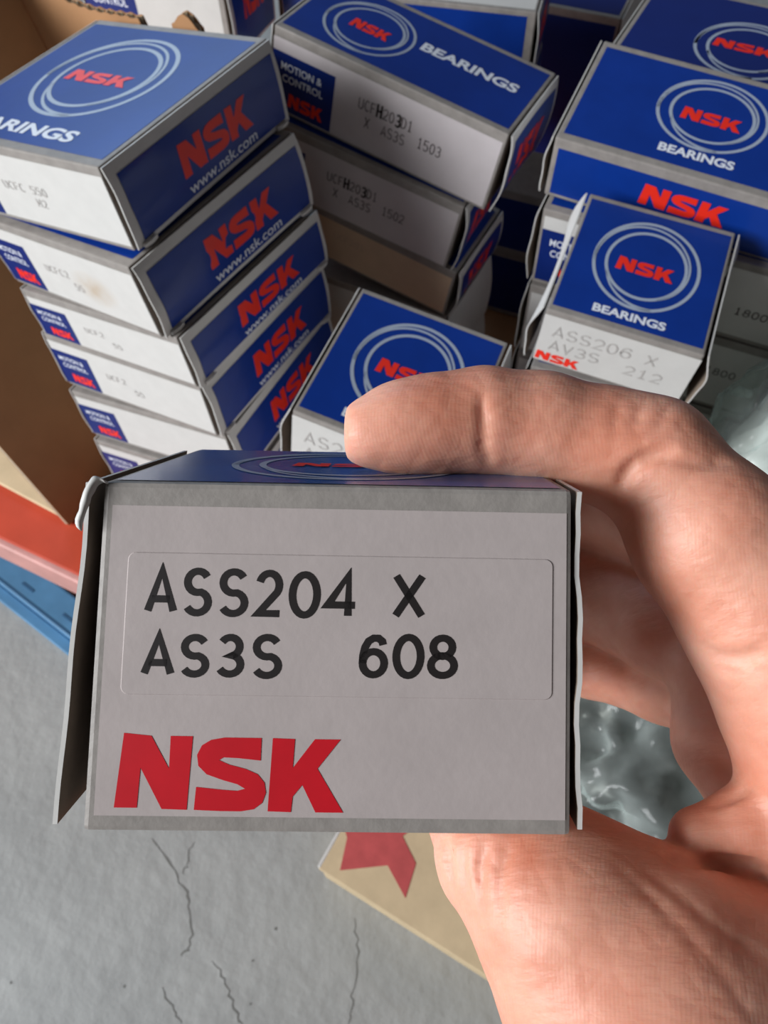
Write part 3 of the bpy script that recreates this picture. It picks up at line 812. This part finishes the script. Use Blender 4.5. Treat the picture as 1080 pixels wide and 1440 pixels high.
def build_hand():
    global AXS
    hstep = HSTEP
    lo = np.array([-6., -172., -182.]); hi = np.array([118., 30., -84.])
    ax = [np.arange(lo[i], hi[i], hstep, dtype=np.float32) for i in range(3)]
    AXS = ax
    nx, ny, nz = map(len, ax)
    S = np.empty((nx, ny, nz), np.float32)
    YZ = np.stack(np.meshgrid(ax[1], ax[2], indexing='ij'), -1)
    CHK = 12
    for i in range(0, nx, CHK):
        xs = ax[0][i:i+CHK]
        P = np.empty((len(xs), ny, nz, 3), np.float32); P[..., 0] = xs[:, None, None]; P[..., 1:] = YZ[None]
        S[i:i+CHK] = field(P)
    S[0] = S[-1] = 1; S[:, 0] = S[:, -1] = 1; S[:, :, 0] = S[:, :, -1] = 1
    ins = S < 0
    cnt = np.zeros((nx-1, ny-1, nz-1), np.int16); acc = np.zeros((nx-1, ny-1, nz-1, 3), np.float32)
    dims = (nx-1, ny-1, nz-1)
    corners = [(a, b, c) for a in (0, 1) for b in (0, 1) for c in (0, 1)]
    def sl(c): return tuple(slice(c[i], c[i] + dims[i]) for i in range(3))
    for c in corners:
        for axn in range(3):
            if c[axn] == 1: continue
            e = list(c); e[axn] = 1
            s0, s1 = S[sl(c)], S[sl(e)]
            m = (s0 < 0) != (s1 < 0)
            idx = np.nonzero(m); t = s0[idx] / (s0[idx] - s1[idx])
            pos = np.tile(np.array(c, np.float32), (len(t), 1)); pos[:, axn] += t
            acc[idx] += pos; cnt[idx] += 1
    act = np.nonzero(cnt > 0); ids = -np.ones(dims, np.int64); ids[act] = np.arange(len(act[0]))
    V = (np.stack(act, 1) + acc[act] / cnt[act][:, None]) * hstep + lo
    Q = []
    for axn in range(3):
        o1, o2 = (axn + 1) % 3, (axn + 2) % 3
        a = [slice(None)] * 3; b = [slice(None)] * 3; a[axn] = slice(0, -1); b[axn] = slice(1, None)
        for s_ in (a, b): s_[o1] = slice(1, -1); s_[o2] = slice(1, -1)
        i0, i1 = ins[tuple(a)], ins[tuple(b)]
        idx = np.stack(np.nonzero(i0 != i1), 1)
        flip = i0[tuple(idx.T)]
        base = idx.copy(); base[:, o1] += 1; base[:, o2] += 1
        cs = []
        for d1, d2 in ((-1, -1), (0, -1), (0, 0), (-1, 0)):
            k = base.copy(); k[:, o1] += d1; k[:, o2] += d2; cs.append(ids[tuple(k.T)])
        q = np.stack(cs, 1); q[~flip] = q[~flip][:, ::-1]; Q.append(q)
    Q = np.concatenate(Q); Q = Q[(Q >= 0).all(1)]
    Wv = (ROT @ (V.T / 1000.0)).T + CAM
    c = Wv.mean(0); Wv -= c
    me = bpy.data.meshes.new('hand')
    me.vertices.add(len(Wv)); me.vertices.foreach_set('co', Wv.astype(np.float32).ravel())
    me.loops.add(Q.size); me.loops.foreach_set('vertex_index', Q.astype(np.int32).ravel())
    me.polygons.add(len(Q)); me.polygons.foreach_set('loop_start', np.arange(0, Q.size, 4, dtype=np.int32)); me.polygons.foreach_set('loop_total', np.full(len(Q), 4, np.int32))
    me.update(calc_edges=True); me.validate()
    return me, c
def skin():
    m = bpy.data.materials.new('skin'); m.use_nodes = True; nt = m.node_tree; b = nt.nodes['Principled BSDF']
    tc = nt.nodes.new('ShaderNodeTexCoord')
    def N(t, **k):
        n = nt.nodes.new(t)
        for a, v in k.items(): n.inputs[a].default_value = v
        return n
    n = N('ShaderNodeTexNoise', Scale=55.0, Detail=5.0, Roughness=.55)
    r = nt.nodes.new('ShaderNodeValToRGB')
    r.color_ramp.elements[0].position = .33; r.color_ramp.elements[0].color = (.60, .215, .13, 1)
    r.color_ramp.elements[1].position = .66; r.color_ramp.elements[1].color = (.78, .41, .30, 1)
    nt.links.new(tc.outputs['Object'], n.inputs['Vector']); nt.links.new(n.outputs['Fac'], r.inputs['Fac']); nt.links.new(r.outputs['Color'], b.inputs['Base Color'])
    # skin ridges, pores and small lines
    mp = nt.nodes.new('ShaderNodeMapping'); mp.inputs['Rotation'].default_value = (.2, .35, .25)
    wv = nt.nodes.new('ShaderNodeTexWave'); wv.wave_type = 'BANDS'; wv.inputs['Scale'].default_value = 640; wv.inputs['Distortion'].default_value = 9; wv.inputs['Detail'].default_value = 3; wv.inputs['Detail Scale'].default_value = .12
    nt.links.new(tc.outputs['Object'], mp.inputs['Vector']); nt.links.new(mp.outputs['Vector'], wv.inputs['Vector'])
    vo = nt.nodes.new('ShaderNodeTexVoronoi'); vo.feature = 'DISTANCE_TO_EDGE'; vo.inputs['Scale'].default_value = 300
    n3 = N('ShaderNodeTexNoise', Scale=160.0, Detail=4.0)
    m3 = nt.nodes.new('ShaderNodeMapping'); m3.inputs['Rotation'].default_value = (0, 0, .75); m3.inputs['Scale'].default_value = (.45, 2.2, 1.0)
    nt.links.new(tc.outputs['Object'], m3.inputs['Vector']); nt.links.new(m3.outputs['Vector'], n3.inputs['Vector'])
    nt.links.new(tc.outputs['Object'], vo.inputs['Vector'])
    b1 = N('ShaderNodeBump', Strength=.035, Distance=.0006); b2 = N('ShaderNodeBump', Strength=.22, Distance=.0006); b3 = N('ShaderNodeBump', Strength=.34, Distance=.0014)
    nt.links.new(wv.outputs['Fac'], b1.inputs['Height']); nt.links.new(vo.outputs['Distance'], b2.inputs['Height']); nt.links.new(n3.outputs['Fac'], b3.inputs['Height'])
    nt.links.new(b1.outputs['Normal'], b2.inputs['Normal']); nt.links.new(b2.outputs['Normal'], b3.inputs['Normal']); nt.links.new(b3.outputs['Normal'], b.inputs['Normal'])
    b.inputs['Roughness'].default_value = .5; b.inputs['Specular IOR Level'].default_value = .45
    b.inputs['Subsurface Weight'].default_value = .55; b.inputs['Subsurface Radius'].default_value = (1.0, .32, .18); b.inputs['Subsurface Scale'].default_value = .003
    MATS['skin'] = m
skin()
hm, hc = build_hand()
hand = link('hand', hm, 'skin', None, True); hand.location = hc.tolist()
md = hand.modifiers.new('soften', 'SMOOTH'); md.factor = .5; md.iterations = 5
tag(hand, 'bare hand pinching the held box between index finger and thumb', 'hand')

# nail on the back of the index fingertip
bm = bmesh.new(); bmesh.ops.create_uvsphere(bm, u_segments=20, v_segments=12, radius=1)
nc = hpnt(546, 566, 118.5)
for v in bm.verts:
    x, y, z = v.co
    v.co = Vector((x * 4.2, y * .5 - (z * z) * 1.3, z * 4.0))
tilt = Matrix.Rotation(math.radians(24), 3, 'Z') @ Matrix.Rotation(math.radians(-22), 3, 'X')
for v in bm.verts:
    p = tilt @ v.co; p = ROT @ ((np.array(p) + nc) / 1000.0) + CAM - hc; v.co = Vector(p.tolist())
me = bpy.data.meshes.new('fingernail'); bm.to_mesh(me); bm.free()
link('fingernail', me, 'nail', hand, True)
